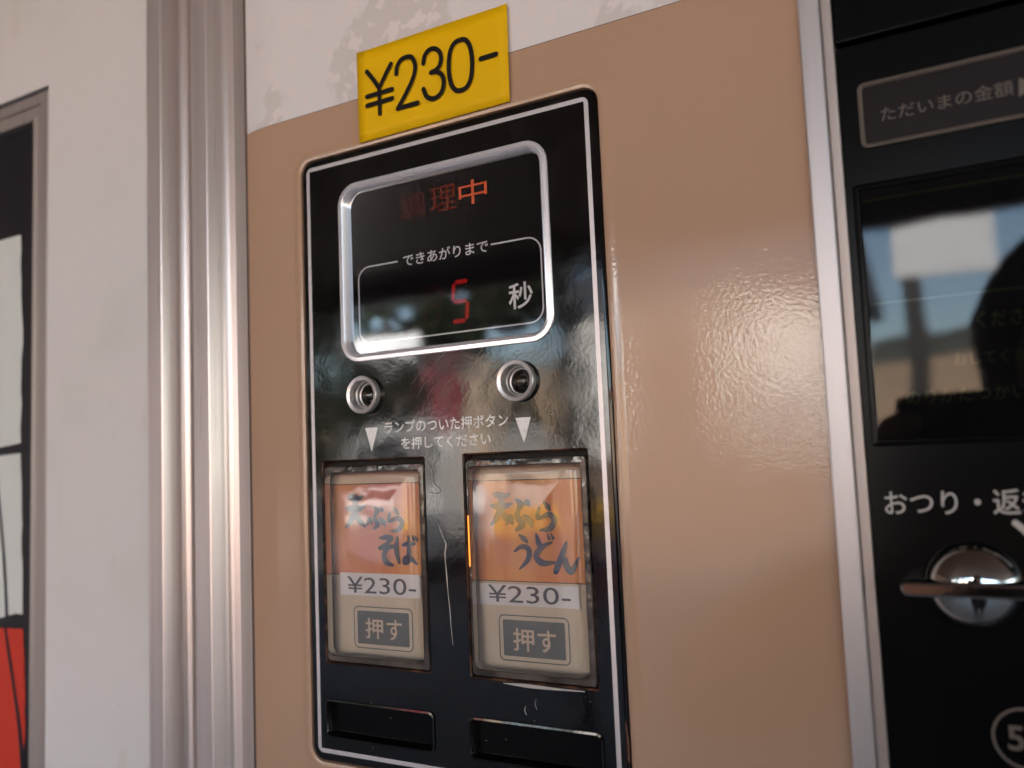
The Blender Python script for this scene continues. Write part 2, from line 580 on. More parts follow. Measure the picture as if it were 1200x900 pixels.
def pstroke(name, pix, hw, d, material, parent, n=5, taper=False):
    pts = []
    for k, q in enumerate(pix):
        a = face_uv(q[0], q[1], d)
        h = q[2] if len(q) > 2 else hw
        pts.append((a[0], a[1], h))
    b = bmesh.new()
    ribbon(b, smooth_path(pts, n), d)
    return pobj(name, b, material, parent)


pstroke('outline', [(6, 735, .0035), (11, 770, .005), (17, 810, .005), (23, 856, .006), (27, 905, .008)], .005, pd - .0002, 'poster_black', poster)
pstroke('outline', [(-3, 560, .003), (1, 610, .004), (5, 660, .0045), (8, 722, .005)], .004, pd - .0002, 'poster_black', poster)

# --- aluminium trim: two ridged extrusions, then the seal in front of the door gap
def extrude_profile(name, pr, material, smooth=9):
    b = bmesh.new()
    lo = [b.verts.new((x, y, 0.04)) for x, y in pr]
    hi = [b.verts.new((x, y, 1.852)) for x, y in pr]
    for i in range(len(pr) - 1):
        b.faces.new((lo[i], lo[i + 1], hi[i + 1], hi[i]))
    return pobj(name, b, material, vm, True, smooth)


def X(px, d):
    return P(px, 420, d).x


def ridge(a, b, c, e):
    """flat face from pixel a to b, a steep wall down to c, a hollow cove out to e"""
    xa, xb = X(a, -.003), X(b, -.003)
    pr = [(xa, 0.013), (xa, -.0026), (xa + .0004, -.003), (xb - .0009, -.003), (xb - .0003, -.0027), (xb, -.0021)]
    x, y, t, ds = xb, -.0021, math.radians(68), .0001
    while x < X(c, y):
        x, y = x + ds * math.cos(t), y + ds * math.sin(t)
    pr.append((x, y))
    n = 0
    while x < X(e, y):
        t = max(math.radians(10), t - ds / .0052)
        x, y = x + ds * math.cos(t), y + ds * math.sin(t)
        n += 1
        if n % 5 == 0:
            pr.append((x, y))
    pr += [(x, y), (x + .0002, y + .0002), (x + .0002, .0148)]
    return pr


extrude_profile('trim_profile', ridge(172.8, 190.2, 210.5, 222.4), 'alu')
extrude_profile('trim_profile', ridge(226.2, 245.3, 261, 278.2), 'alu')
extrude_profile('trim_channel', [(X(279, .006), .013), (X(279, .006), .0055), (X(291, .0055), .0055), (X(291, .0055), .013)], 'alu_dull')
pobj('door_seal', box_bm(X(292, .004), X(295.5, .004), .0035, .0135, .04, 1.85, .0012), 'rubber', vm)

# --- front panel, painted beige, its white upper band, and the opening for the control panel
BL, BR_ = face_uv(296.8, 420, .0042)[0], face_uv(950, 225)[0] + .0005
VB = 0.5565
SIL = (-0.9055, -0.4205, -0.4225, 0.4670)            # the silver line's outer edge
PAN = (SIL[0] - .0105, SIL[1] + .0110, SIL[2] - .0115, SIL[3] + .0105)
pr_r = .024


def front_band(name, v0, v1, material, hole=None):
    k = face_uv(322, 420)[0]
    if hole:
        hb = (hole[0] - .004, hole[1] + .004, hole[2] - .004, hole[3] + .004)
        lips = [(inset(hb, -.017, pr_r), 0.0), (inset(hb, -.012, pr_r), -.0001), (inset(hb, -.008, pr_r), -.0004), (inset(hb, -.0045, pr_r), -.0006),
                (inset(hb, -.0015, pr_r), -.0005), (inset(hb, .0015, pr_r), -.0002), (inset(hb, .003, pr_r), .0030)]
        loops = [(rr(k, BR_, v0, v1, .001), 0.0)] + lips
        b = loft(loops)
    else:
        b = loft([(rr(k, BR_, v0, v1, .001), 0.0)], True)
    # the rolled left edge
    pts = [(BL, .0042), (BL + .0006, .0022), (BL + (k - BL) * .35, .0009), (BL + (k - BL) * .75, .0002), (k, 0.0)]
    lo = [b.verts.new(U(u, v0, y)) for u, y in pts]
    hi = [b.verts.new(U(u, v1, y)) for u, y in pts]
    for i in range(len(pts) - 1):
        b.faces.new((lo[i], lo[i + 1], hi[i + 1], hi[i]))
    return pobj(name, b, material, vm, True, 35)


front_band('front_panel', v_bot, VB, 'beige', PAN)
o = front_band('upper_panel', VB + .0008, v_top, 'upper')
o['label'] = 'white upper panel with grey peeled stains'
pobj('panel_gap', loft([(rr(BL + .004, BR_ + .03, v_bot, v_top, .002), .0150), (rr(BL + .004, BR_ + .03, v_bot, v_top, .002), .0062)], False, True), 'gap', vm)

# --- black control panel
cp = pobj('control_panel', loft([(inset(PAN, .0, .020), .0055), (inset(PAN, .0, .020), .0004), (inset(PAN, .002, .020), -.0002), (inset(PAN, .004, .020), -.0004)], False, False), 'black', vm, True, 40)
BEZ = (-0.8425, -0.4835, 0.1525, 0.4270)
LB = (-0.8885, -0.6970, -0.2930, 0.0080)
RB = (-0.6345, -0.4450, -0.2930, 0.0095)
S1 = (-0.8875, -0.6960, -0.3975, -0.3455)
S2 = (-0.6370, -0.4440, -0.3975, -0.3450)
LAMPS = (face_uv(429, 463), face_uv(608, 446.5))
# its face: a grid of bands with real openings for the window, the buttons, the slots and the lamps
us = sorted({PAN[0] + .004, PAN[1] - .004, LB[0], LB[1], RB[0], RB[1]})
bm = bmesh.new()


def rect(b, u0, u1, v0, v1, d=-.0004):
    b.faces.new([b.verts.new(U(*q, d)) for q in ((u0, v0), (u1, v0), (u1, v1), (u0, v1))])


def ringface(b, u0, u1, v0, v1, loop, d=-.0004, cr=(0, 0, 0, 0)):
    n = len(loop) // 4 - 1
    outer = []
    for (cu, cv, su, sv, a0), r_ in zip(((u1, v1, -1, -1, 0), (u0, v1, 1, -1, 90), (u0, v0, 1, 1, 180), (u1, v0, -1, 1, 270)), cr):
        r_ = max(r_, .00004)
        for k in range(n + 1):
            a = math.radians(a0 + 90 * k / n)
            outer.append((cu + su * r_ + r_ * math.cos(a), cv + sv * r_ + r_ * math.sin(a)))
    a = [b.verts.new(U(*q, d)) for q in outer]
    c = [b.verts.new(U(*q, d)) for q in loop]
    for i in range(len(a)):
        b.faces.new((a[i], a[(i + 1) % len(a)], c[(i + 1) % len(a)], c[i]))


fu0, fu1, fv0, fv1 = PAN[0] + .004, PAN[1] - .004, PAN[2] + .004, PAN[3] - .004
mid = (LB[1] + RB[0]) / 2
yA, yB, yC = 0.140, 0.030, -0.318
# top band round the display window (rounded outer corners come from the bevel loop)
bez_hole = rr(BEZ[0] + .002, BEZ[1] - .002, BEZ[2] + .002, BEZ[3] - .002, .030)
ringface(bm, fu0, fu1, yA, fv1, bez_hole, cr=(.016, .016, 0, 0))
lamp_hole = lambda c: rr(c[0] - .023, c[0] + .023, c[1] - .023, c[1] + .023, .023)
um = (LAMPS[0][0] + LAMPS[1][0]) / 2
ringface(bm, fu0, um, yB, yA, lamp_hole(LAMPS[0]))
ringface(bm, um, fu1, yB, yA, lamp_hole(LAMPS[1]))
ringface(bm, fu0, mid, yC, yB, rr(*LB, .004))
ringface(bm, mid, fu1, yC, yB, rr(*RB, .004))
ringface(bm, fu0, mid, fv0, yC, rr(*S1, .008), cr=(0, 0, .016, 0))
ringface(bm, mid, fu1, fv0, yC, rr(*S2, .008), cr=(0, 0, 0, .016))
pobj('panel_face', bm, 'black', cp)
sl_ = loft([(rr(*SIL, .010), -.00052), (inset(SIL, .0062, .008), -.00052)])
pobj('silver_line', sl_, 'silver', cp)

# display window
dw = pobj('display_bezel', loft([(rr(*BEZ, .034), .0), (rr(*BEZ, .034), -.0008), (inset(BEZ, .0010, .034), -.0012), (inset(BEZ, .0062, .034), -.0013), (inset(BEZ, .0072, .034), -.0016), (inset(BEZ, .0084, .034), -.0018),
                                 (inset(BEZ, .0098, .034), -.0016), (inset(BEZ, .0112, .034), -.0008), (inset(BEZ, .0124, .034), .0006), (inset(BEZ, .0134, .034), .0042)]), 'bezel', vm, True, 38)
pobj('backing', loft([(inset(BEZ, .011, .034), .0040), (inset(BEZ, .011, .034), .0039)], False, True), 'backing', dw)
pobj('window_pane', loft([(inset(BEZ, .0126, .032), .0018)], True), 'pane', dw)
dd = .0035
for ch, (x0, x1, y0, y1), mt in (('調', (468.5, 497, 224, 259), 'led_dim'), ('理', (503.5, 534.5, 214.5, 250), 'led_mid'), ('中', (537.5, 570.5, 207, 242), 'led_bright')):
    text_px('lit_character', ch, x0, (y0 + y1) / 2 + 3.5, x1, (y0 + y1) / 2 - 3.5, (y1 - y0) - 6, dd, mt, dw, 0.0)
text_px('lettering', 'できあがりまで', 472.4, 305.5, 572, 287.3, 14.6, dd, 'print', dw, 0.010)
text_px('lettering', '秒', 596, 347.5, 624.5, 344.5, 31, dd, 'print', dw, 0.012)
b0 = face_uv(420.8, 350, dd)[0]
b1 = face_uv(635.5, 330, dd)[0]
vt = face_uv(600, 282, dd)[1]
vb = face_uv(530, 390, dd)[1]
lp = rr(b0, b1, vb, vt, .020, 6)
ga, gb = face_uv(575.8, 286.3, dd)[0], face_uv(465.5, 308, dd)[0]
path = [(ga, vt)] + list(reversed(lp[:7])) + list(reversed(lp[21:28])) + list(reversed(lp[14:21])) + list(reversed(lp[7:14])) + [(gb, vt)]
bm = bmesh.new()
ribbon(bm, [(a, b, .0011) for a, b in path], dd)
pobj('printed_outline', bm, 'print', dw)


def seven(name, cx, cy, w_, h_, segs, material, hw, d, parent, slant=.10):
    S_ = {'a': ((0, 1), (1, 1)), 'b': ((1, 1), (1, .5)), 'c': ((1, .5), (1, 0)), 'd': ((0, 0), (1, 0)), 'e': ((0, .5), (0, 0)), 'f': ((0, 1), (0, .5)), 'g': ((0, .5), (1, .5))}
    b = bmesh.new()
    for s in segs:
        (x0, y0), (x1, y1) = S_[s]
        g = .10 if s in 'adg' else .06
        x0, x1 = x0 + (x1 - x0) * g, x1 - (x1 - x0) * g
        y0, y1 = y0 + (y1 - y0) * g * 1.3, y1 - (y1 - y0) * g * 1.3
        q = [(cx + (x - .5) * w_ + (y - .5) * h_ * slant, cy + (y - .5) * h_, hw) for x, y in ((x0, y0), (x1, y1))]
        a, c = Vector(q[0][:2]), Vector(q[1][:2])
        t = (c - a).normalized()
        nn = Vector((-t.y, t.x)) * hw
        ps = [a - t * hw * .4, a + nn + t * hw * .4, c + nn - t * hw * .4, c + t * hw * .4, c - nn - t * hw * .4, a - nn + t * hw * .4]
        b.faces.new([b.verts.new(U(p.x, p.y, d)) for p in ps])
    return pobj(name, b, material, parent)


c5 = face_uv(539.3, 353, dd)
h5 = abs(face_uv(539, 330, dd)[1] - face_uv(539, 376, dd)[1])
w5 = face_uv(548, 353, dd)[0] - face_uv(530.5, 353, dd)[0]
seven('digit', c5[0], c5[1], w5, h5, 'afgcd', 'led_red', .0030, dd, dw)
c8 = face_uv(507, 358, dd)
seven('digit', c8[0], c8[1], w5, h5 * .93, 'abcdefg', 'led_off_glow', .0028, dd, dw)

# indicator lamps
for k, c in enumerate(LAMPS):
    circ = lambda r, n=8: rr(c[0] - r, c[0] + r, c[1] - r, c[1] + r, r, n)
    lamp = pobj('indicator_lamp', loft([(circ(.0270), .0), (circ(.0280), -.0026), (circ(.0279), -.0036), (circ(.0270), -.0040), (circ(.0224), -.0036), (circ(.0215), -.0030),
                                        (circ(.0208), -.0012), (circ(.0203), .0006), (circ(.0190), .0008), (circ(.0183), .0026), (circ(.0165), .0028), (circ(.0160), .0060)]), 'ring', vm, True, 30)
    pobj('socket', loft([(circ(.0165), .0058), (circ(.010), .0070)], False, True), 'bulb', lamp, True, 40)
    pobj('bulb', loft([(circ(.0085), .0060), (circ(.0085), .0030), (circ(.0072), .0012), (circ(.0045), .0002), (circ(.0015), -.0002)], False, True), 'bulb', lamp, True)
    pobj('lens', loft([(circ(.0160), .0024), (circ(.0120), .0010), (circ(.007), .0003), (circ(.002), .0)], False, True), 'lens', lamp, True)

# printed arrows and instruction
for tri in ([(428, 501.6), (442.9, 500.6), (435.6, 528.9)], [(604, 489.8), (621.8, 488.7), (614.4, 519.9)]):
    pobj('arrow_mark', poly_bm(tri, -.00055), 'print', cp)
text_px('lettering', 'ランプのついた押ボタン', 450.6, 501.2, 595.6, 492.0, 15.2, -.00055, 'print', cp, 0.014)
text_px('lettering', 'を押してください', 470.2, 519.3, 575.3, 514.3, 14.6, -.00055, 'print', cp, 0.014)

# push buttons
BR = {}                       # brush characters: strokes of (x, y, half width) in a unit box
BR['天'] = [[(.12, .92, .03), (.3, .90, .10), (.62, .86, .09), (.9, .93, .03)], [(.02, .58, .03), (.3, .56, .10), (.7, .56, .09), (1, .64, .02)],
           [(.50, .90, .09), (.46, .5, .10), (.25, .2, .09), (.0, .0, .03)], [(.48, .48, .05), (.68, .22, .10), (.98, .04, .04)]]
BR['ぷ'] = [[(.42, 1, .03), (.58, .84, .09), (.50, .70, .06)], [(.52, .70, .05), (.44, .45, .08), (.62, .22, .09), (.40, .03, .05)],
           [(.0, .20, .03), (.16, .42, .09), (.24, .26, .05)], [(.72, .46, .05), (.92, .30, .09), (1, .14, .03)], [(.78, .86, .055), (.86, .92, .06), (.90, .84, .055)]]
BR['ら'] = [[(.42, 1, .02), (.60, .86, .09), (.72, .74, .05)], [(.22, .80, .05), (.12, .48, .08), (.30, .46, .06), (.70, .56, .09), (.94, .36, .10), (.70, .08, .09), (.25, .02, .04)]]
BR['う'] = [[(.30, 1, .04), (.52, .90, .09), (.72, .80, .05)], [(.02, .52, .04), (.40, .66, .08), (.80, .58, .10), (.72, .28, .09), (.25, .0, .03)]]
BR['ど'] = [[(.14, .98, .03), (.24, .70, .09), (.34, .55, .05)], [(.88, .72, .03), (.40, .56, .08), (.10, .28, .09), (.38, .06, .10), (.95, .08, .04)],
           [(.68, 1, .02), (.76, .84, .05)], [(.86, 1, .02), (.96, .84, .05)]]
BR['ん'] = [[(.52, 1, .04), (.36, .62, .08), (.06, .04, .08), (.02, .02, .03)], [(.12, .24, .05), (.40, .46, .08), (.54, .14, .09), (.72, .06, .08), (1, .50, .03)]]
BR['そ'] = [[(.10, .92, .03), (.45, .95, .09), (.80, .92, .06), (.40, .70, .06), (.05, .58, .05), (.50, .62, .08), (.98, .66, .05)], [(.60, .62, .06), (.34, .38, .09), (.45, .12, .10), (.82, .02, .04)]]
BR['ば'] = [[(.08, .95, .04), (.02, .5, .09), (.14, .05, .05)], [(.34, .68, .04), (.65, .72, .08), (.92, .72, .04)],
           [(.64, .98, .04), (.64, .5, .08), (.60, .12, .08), (.40, .06, .07), (.44, .22, .06), (.70, .20, .08), (.98, .02, .04)], [(.84, 1, .02), (.90, .88, .05)], [(.98, .98, .02), (1.04, .86, .05)]]


def brush(name, ch, x0, x1, y0, y1, d, material, parent):
    a = face_uv(x0, (y0 + y1) / 2, d)
    b_ = face_uv(x1, (y0 + y1) / 2, d)
    t_ = face_uv((x0 + x1) / 2, y0, d)[1]
    bt = face_uv((x0 + x1) / 2, y1, d)[1]
    b = bmesh.new()
    for k, st in enumerate(BR[ch]):
        sm = smooth_path(st, 7)
        hh = min(b_[0] - a[0], t_ - bt)
        ribbon(b, [(a[0] + x * (b_[0] - a[0]), bt + y * (t_ - bt), max(hw, .012) * hh * 1.45) for x, y, hw in sm], d - .00004 * k)
    return pobj(name, b, material, parent)


def push_button(B, chars, line_y, orange_bot, stk, ptxt, plate, inner, key, glow):
    btn = pobj('push_button', loft([(rr(*B, .004), -.0002), (inset(B, .0018, .004), .0004), (inset(B, .0024, .004), .0085)]), 'well', vm)
    I = (B[0] + .003, B[1] - .003, B[2] + .003, B[3] - .009)
    card_d = .0042
    pobj('back_plate', loft([(rr(*I, .004), .0084)], True), 'gap', btn)
    # clear cap: front sheet with rolled edges, smoky flange round it
    cap = [(inset(I, .0005, .006), .0060), (inset(I, .0005, .006), .0006), (inset(I, .0020, .007), -.0002), (inset(I, .0090, .010), -.0004)]
    pobj('flange', loft(cap), 'cap_edge', btn, True, 30)
    F = (I[0] + .0088, I[1] - .0088, I[2] + .0110, I[3] - .0088)
    pobj('flange_face', loft([(inset(I, .0090, .010), -.0004), (rr(*F, .012), .0010)]), 'cap_edge', btn, True, 30)
    pobj('cap', loft([(rr(*F, .012), .0012), (inset(F, .0006, .012), -.0022), (inset(F, .0022, .012), -.0036), (inset(F, .0060, .012), -.0043), (inset(F, .012, .012), -.0045), (inset(F, .05, .012), -.0046)], False, True), 'cap', btn, True, 60)
    # printed card behind the cap
    K = (I[0] + .004, I[1] - .004, I[2] + .006, I[3] - .006)
    l1 = face_uv((stk[0] + stk[2]) / 2, line_y, card_d)[1]
    l2 = face_uv((stk[0] + stk[2]) / 2, orange_bot, card_d)[1]
    pobj('card', loft([((rr(K[0], K[1], l1 + .0012, K[3], .001)), card_d)], True), 'tan_card', btn)
    pobj('card', loft([((rr(K[0], K[1], l2, l1, .001)), card_d)], True), 'orange_card', btn)
    pobj('card', loft([((rr(K[0], K[1], K[2], l2 - .0012, .001)), card_d)], True), 'cream_card', btn)
    for ch, x0, x1, y0, y1 in chars:
        brush('brush_character', ch, x0, x1, y0, y1, card_d - .0004, 'navy_ink', btn)
    sd = .0030
    a = face_uv(stk[0], stk[1], sd)
    c = face_uv(stk[2], stk[3], sd)
    pobj('price_sticker', loft([(rr(a[0], c[0], c[1], a[1], .0006), sd)], True), 'sticker', btn)
    text_px('price_lettering', '¥230-', *ptxt, sd - .0003, 'navy_ink', btn, 0.0)
    # key plate with its double outline
    pl = [face_uv(x, y, card_d - .0003) for x, y in plate]
    u0, u1 = (pl[0][0] + pl[2][0]) / 2, (pl[1][0] + pl[3][0]) / 2
    v1, v0 = (pl[0][1] + pl[1][1]) / 2, (pl[2][1] + pl[3][1]) / 2
    Q = (u0, u1, v0, v1)
    pobj('plate_outline', loft([(rr(*Q, .008), card_d - .0003), (inset(Q, .0016, .008), card_d - .0003)]), 'grey_plate', btn)
    pobj('key_plate', loft([(inset(Q, .0066, .0085), card_d - .0003)], True), 'grey_plate', btn)
    for ch, xl, yl, xr_, yr, h in key:
        text_px('lettering', ch, xl, yl, xr_, yr, h, card_d - .0006, 'tan_card', btn, 0.012)
    if glow:
        g0, g1 = face_uv(547.6, 604, -.0007), face_uv(549.2, 664, -.0007)
        pobj('lit_edge', loft([(rr(g0[0], g0[0] + .0026, g1[1], g0[1], .0012), -.0007)], True), 'orange_glow', btn)
    return btn


push_button(LB, [('天', 405, 428, 579, 618), ('ぷ', 430, 451, 594, 620), ('ら', 453, 472, 595, 623), ('そ', 443, 464, 628, 663), ('ば', 464, 488, 628, 661)],
            567, 674, (398.5, 670.5, 493.0, 701.5), (407, 686.0, 487.5, 687.0, 19.6),
            [(414.7, 710), (484, 713.3), (415.3, 758.7), (484, 764.7)], None,
            [('押', 428.3, 735.6, 449, 737.6, 24), ('す', 453.3, 738.2, 471, 739.2, 24)], False)
push_button(RB, [('天', 575, 600, 576, 615), ('ぷ', 593, 623, 585, 622), ('ら', 627, 651, 588, 622), ('う', 603, 624, 627, 667), ('ど', 625.5, 650, 625, 662), ('ん', 649, 678, 636, 671)],
            562.5, 681.5, (561.5, 683.0, 679.5, 714.0), (572, 697.0, 668.5, 697.0, 20.5),
            [(584, 720), (668, 724), (586, 772.5), (668, 781.7)], None,
            [('押', 601.3, 749, 626, 750.5, 27), ('す', 630.3, 751.6, 652, 752.8, 26)], True)

# empty label slots below the buttons
for B in (S1, S2):
    s = pobj('label_slot', loft([(rr(*B, .008), -.0004), (inset(B, -.0015, .008), -.0010), (inset(B, .0012, .008), -.0012), (inset(B, .0028, .008), -.0002), (inset(B, .0050, .006), .0034)]), 'black', vm, True, 30)
    pobj('slot_back', loft([(inset(B, .0045, .006), .0033)], True), 'black_matt', s)

# cracks, creases and scratches in the black sheet
pstroke('crack', [(513, 614, .0003), (516.5, 622, .0008), (519.5, 630, .0005), (522.6, 638, .0012), (521.4, 649, .0010), (522.2, 660, .0006), (523.6, 676, .0009), (524.8, 692, .0005), (527.2, 714, .0008), (528.4, 732, .0006), (530.8, 756, .0003)], .001, -.00050, 'crease', cp)
pstroke('crack', [(499, 537, .0004), (506, 548, .0007), (509, 566, .0006), (516, 573, .0006), (514, 578, .0006), (503, 577, .0004)], .0006, -.00050, 'scratch', cp)
for k in range(9):
    x, y = rnd.uniform(478, 560), rnd.uniform(440, 490)
    L = rnd.uniform(18, 60)
    a = math.radians(rnd.uniform(-62, -38))
    pstroke('scratch', [(x, y, .00012), (x + L * .5 * math.cos(a) + rnd.uniform(-2, 2), y + L * .5 * math.sin(a), .00034), (x + L * math.cos(a), y + L * math.sin(a), .0001)], .0003, -.00048 - .00001 * k, 'scratch', cp)
pstroke('scuff', [(590, 800.5, .0005), (615, 803.5, .0022), (632, 805.5, .0022), (655, 808, .0014), (685, 810.5, .0005)], .002, -.00050, 'crease', cp)
for x, y, h in ((617, 838, .0006), (629, 831, .0003)):
    pstroke('scratch', [(x, y, .0003), (x - 2, y - 6, h), (x - 1, y - 11, .0002)], h, -.00050, 'crease', cp)
for k in range(26):
    x, y = rnd.uniform(385, 700), rnd.choice((rnd.uniform(430, 525), rnd.uniform(800, 890)))
    pstroke('speck', [(x, y, .0005), (x + .9, y + .6, .0005)], .0005, -.00049, 'scratch', cp, 1)

# rust bleeding at the panel's edge
for pts in ([(715.5, 455, .0005), (717, 462, .0016), (717.6, 469, .0009)], [(733, 846, .0004), (735, 860, .0012), (736.5, 878, .0018), (737, 893, .0008)], [(727.5, 640, .0003), (728.2, 655, .0008), (729, 668, .0003)]):
    pstroke('rust_spot', pts, .001, -.0016, 'rust', vm)

# --- aluminium strips beside the coin panel
a0, a1 = face_uv(950, 225, -.002)[0], face_uv(975.3, 225, -.002)[0]
pobj('edge_strip', box_bm(a0 * S, a1 * S, -.0022, .0135, .04, 1.85, .0007), 'alu_bright', vm)
c0, c1 = face_uv(977.0, 225, .001)[0], face_uv(990, 225, .001)[0]
pobj('edge_strip', box_bm(c0 * S, c1 * S, .0008, .0135, .04, 1.85, .0006), 'alu_dull', vm)
pobj('strip_gap', box_bm(a1 * S - .0005, c0 * S + .0005, .004, .013, .04, 1.85), 'gap', vm)

# --- black coin panel
CD = .003
e0 = c1 + .0008
e1 = XR / S
coin = pobj('coin_panel', box_bm(e0 * S, XR, CD, .0135, .04, CZ + face_uv(984, 57.5, CD)[1] * S), 'black_matt', vm)
vr = face_uv(984, 56, CD)[1]
pobj('upper_cover', box_bm(e0 * S, XR, CD - .0016, .0130, CZ + vr * S + .0012, 1.85, .0008), 'black_matt', coin)
# amount window
aw0, aw1 = face_uv(1004.5, 102, CD), face_uv(1011, 176, CD)
AW = (face_uv(1007, 138, CD)[0], .185, face_uv(1100, 158, CD)[1], face_uv(1100, 78.5, CD)[1])
win = pobj('amount_window', loft([(rr(*AW, .008), CD - .0001), (rr(*AW, .008), CD - .0012), (inset(AW, .0022, .008), CD - .0016), (inset(AW, .0044, .008), CD - .0008), (inset(AW, .0048, .008), CD + .0001)]), 'dim_print', vm, True, 30)
pobj('backing', loft([(inset(AW, .0045, .006), CD - .0002)], True), 'brown_backing', win)
text_px('lettering', 'ただいまの金額', 1032, 133, 1187.5, 103.5, 17.5, CD - .0005, 'dim_print', win, 0.0)
tp = [face_uv(1194, 91, CD - .0005), face_uv(1194, 114, CD - .0005)]
bm = bmesh.new()
bm.faces.new([bm.verts.new(U(*q, CD - .0005)) for q in (tp[0], tp[1], (tp[0][0] + .016, (tp[0][1] + tp[1][1]) / 2))])
pobj('arrow_mark', bm, 'dim_print', win)
# guide window below it
GW = (face_uv(1013, 400, CD)[0], .185, face_uv(1110, 520, CD)[1], face_uv(1100, 201, CD)[1])
gw = pobj('guide_window', loft([(rr(*GW, .004), CD - .0001), (rr(*GW, .004), CD - .0010), (inset(GW, .0018, .004), CD - .0013), (inset(GW, .0062, .004), CD - .0013), (inset(GW, .0074, .004), CD - .0003)]), 'black_matt', vm, True, 30)
pobj('backing', loft([(inset(GW, .006, .002), CD - .0001)], True), 'backing', gw)
pobj('window_pane', loft([(inset(GW, .0072, .002), CD - .0009)], True), 'pane', gw)
for y0, y1 in ((235.5, 205), (356, 338)):
    a, c = face_uv(1017, y0, CD), face_uv(1199, y1, CD)
    pobj('printed_line', loft([(rr(GW[0] + .01, .17, (a[1] + c[1]) / 2 - .0008, (a[1] + c[1]) / 2 + .0008, .0004), CD - .0003)], True), 'green_print', gw)
for body, xl, yl, xr_, yr, h in (('ください', 1144, 375, 1222, 367, 19), ('おしてくださ', 1118, 420, 1222, 414, 15), ('のりかたつかいな', 1062, 463, 1228, 459, 17)):
    text_px('lettering', body, xl, yl, xr_, yr, h, CD - .0003, 'green_print', gw, 0.0)
# change and return
text_px('lettering', 'おつり・返却', 1036.5, 589.5, 1230, 587.5, 30, CD - .0003, 'grey_print', coin, 0.008)
pstroke('arrow_mark', [(1190, 613), (1201, 622), (1210, 634), (1214, 648)], .0032, CD - .0003, 'grey_print', coin)
kc = face_uv(1141, 686, CD)
kcirc = lambda r: rr(kc[0] - r, kc[0] + r, kc[1] - r, kc[1] + r, r, 10)
knob = pobj('return_knob', loft([(kcirc(.0455), CD), (kcirc(.0455), CD - .0008), (kcirc(.0450), CD - .0018), (kcirc(.043), CD - .0040), (kcirc(.037), CD - .0066), (kcirc(.028), CD - .0090), (kcirc(.018), CD - .0105), (kcirc(.007), CD - .0112)], False, True), 'chrome', vm, True, 60)
lu0 = face_uv(1054, 686, CD - .012)[0]
lv0, lv1 = face_uv(1080, 700, CD - .012)[1], face_uv(1080, 681, CD - .012)[1]
LV = (lu0, 2 * kc[0] - lu0, lv0, lv1)
pobj('lever', loft([(rr(*LV, .008), CD - .0020), (rr(*LV, .008), CD - .0118), (inset(LV, .0015, .008), CD - .0130), (inset(LV, .0035, .008), CD - .0134)], True, True), 'chrome', knob, True, 30)
cc = face_uv(1203, 866, CD)
ring = lambda r: rr(cc[0] - r, cc[0] + r, cc[1] - r, cc[1] + r, r, 12)
pobj('coin_circle', loft([(ring(.0305), CD - .0003), (ring(.0275), CD - .0003)]), 'dim_print', coin)
text('lettering', '50', cc[0] - .0165, cc[0] + .0165, cc[1] - .0125, cc[1] + .0125, CD - .0003, 'dim_print', coin, 0.02)

# ================================================================== THE YELLOW PRICE STICKER
sg = thing('price_sign', U(-.667, .487, -.0022), 'bright yellow paper price sticker reading ¥230- above the black control panel', 'price sign')
s0, s1, s2, s3 = face_uv(418.6, 62.5, -.0014), face_uv(594.3, 4.5, -.0014), face_uv(422, 168, -.0014), face_uv(598, 119, -.0014)
bm = bmesh.new()
nx, ny = 16, 8
g = []
for j in range(ny + 1):
    row = []
    for i in range(nx + 1):
        a, b = i / nx, j / ny
        u = (s2[0] * (1 - a) + s3[0] * a) * (1 - b) + (s0[0] * (1 - a) + s1[0] * a) * b
        v = (s2[1] * (1 - a) + s3[1] * a) * (1 - b) + (s0[1] * (1 - a) + s1[1] * a) * b
        lift = .0003 * max(0, (a - .93) / .07) ** 2 + .0003 * max(0, (.05 - a) / .05) ** 2 + .00012 * math.sin(a * 9) * math.sin(b * 5)
        row.append(bm.verts.new(U(u, v, -.0015 - lift)))
    g.append(row)
for j in range(ny):
    for i in range(nx):
        bm.faces.new((g[j][i], g[j][i + 1], g[j + 1][i + 1], g[j + 1][i]))
ps = pobj('sheet', bm, 'yellow', sg, True)
md = ps.modifiers.new('thickness', 'SOLIDIFY')
md.thickness = .0002
GL = {
    '¥': [[(.02, .96), (.26, .76), (.5, .53)], [(.98, .96), (.74, .76), (.5, .53)], [(.5, .53), (.5, .25), (.5, .0)], [(.0, .43), (.5, .43), (1, .43)], [(.0, .24), (.5, .24), (1, .24)]],
    '2': [[(.02, .72), (.06, .86), (.24, .97), (.5, 1), (.78, .96), (.94, .80), (.90, .62), (.72, .44), (.40, .22), (.04, .0)], [(.04, .0), (.5, .0), (1, .0)]],
    '3': [[(.05, .76), (.12, .90), (.32, .99), (.58, .99), (.82, .90), (.90, .76), (.82, .62), (.62, .545), (.40, .53)], [(.40, .53), (.66, .51), (.90, .42), (.99, .27), (.90, .10), (.68, .01), (.40, .0), (.15, .08), (.02, .24)]],
    '0': [[(.5, 1), (.25, .96), (.07, .80), (.0, .5), (.07, .20), (.25, .04), (.5, 0), (.75, .04), (.93, .20), (1, .5), (.93, .80), (.75, .96), (.5, 1)]],
    '-': [[(0, .5), (.5, .5), (1, .5)]]}
z0v, z1v = face_uv(539, 106.3, -.0022)[1], face_uv(539, 46.7, -.0022)[1]
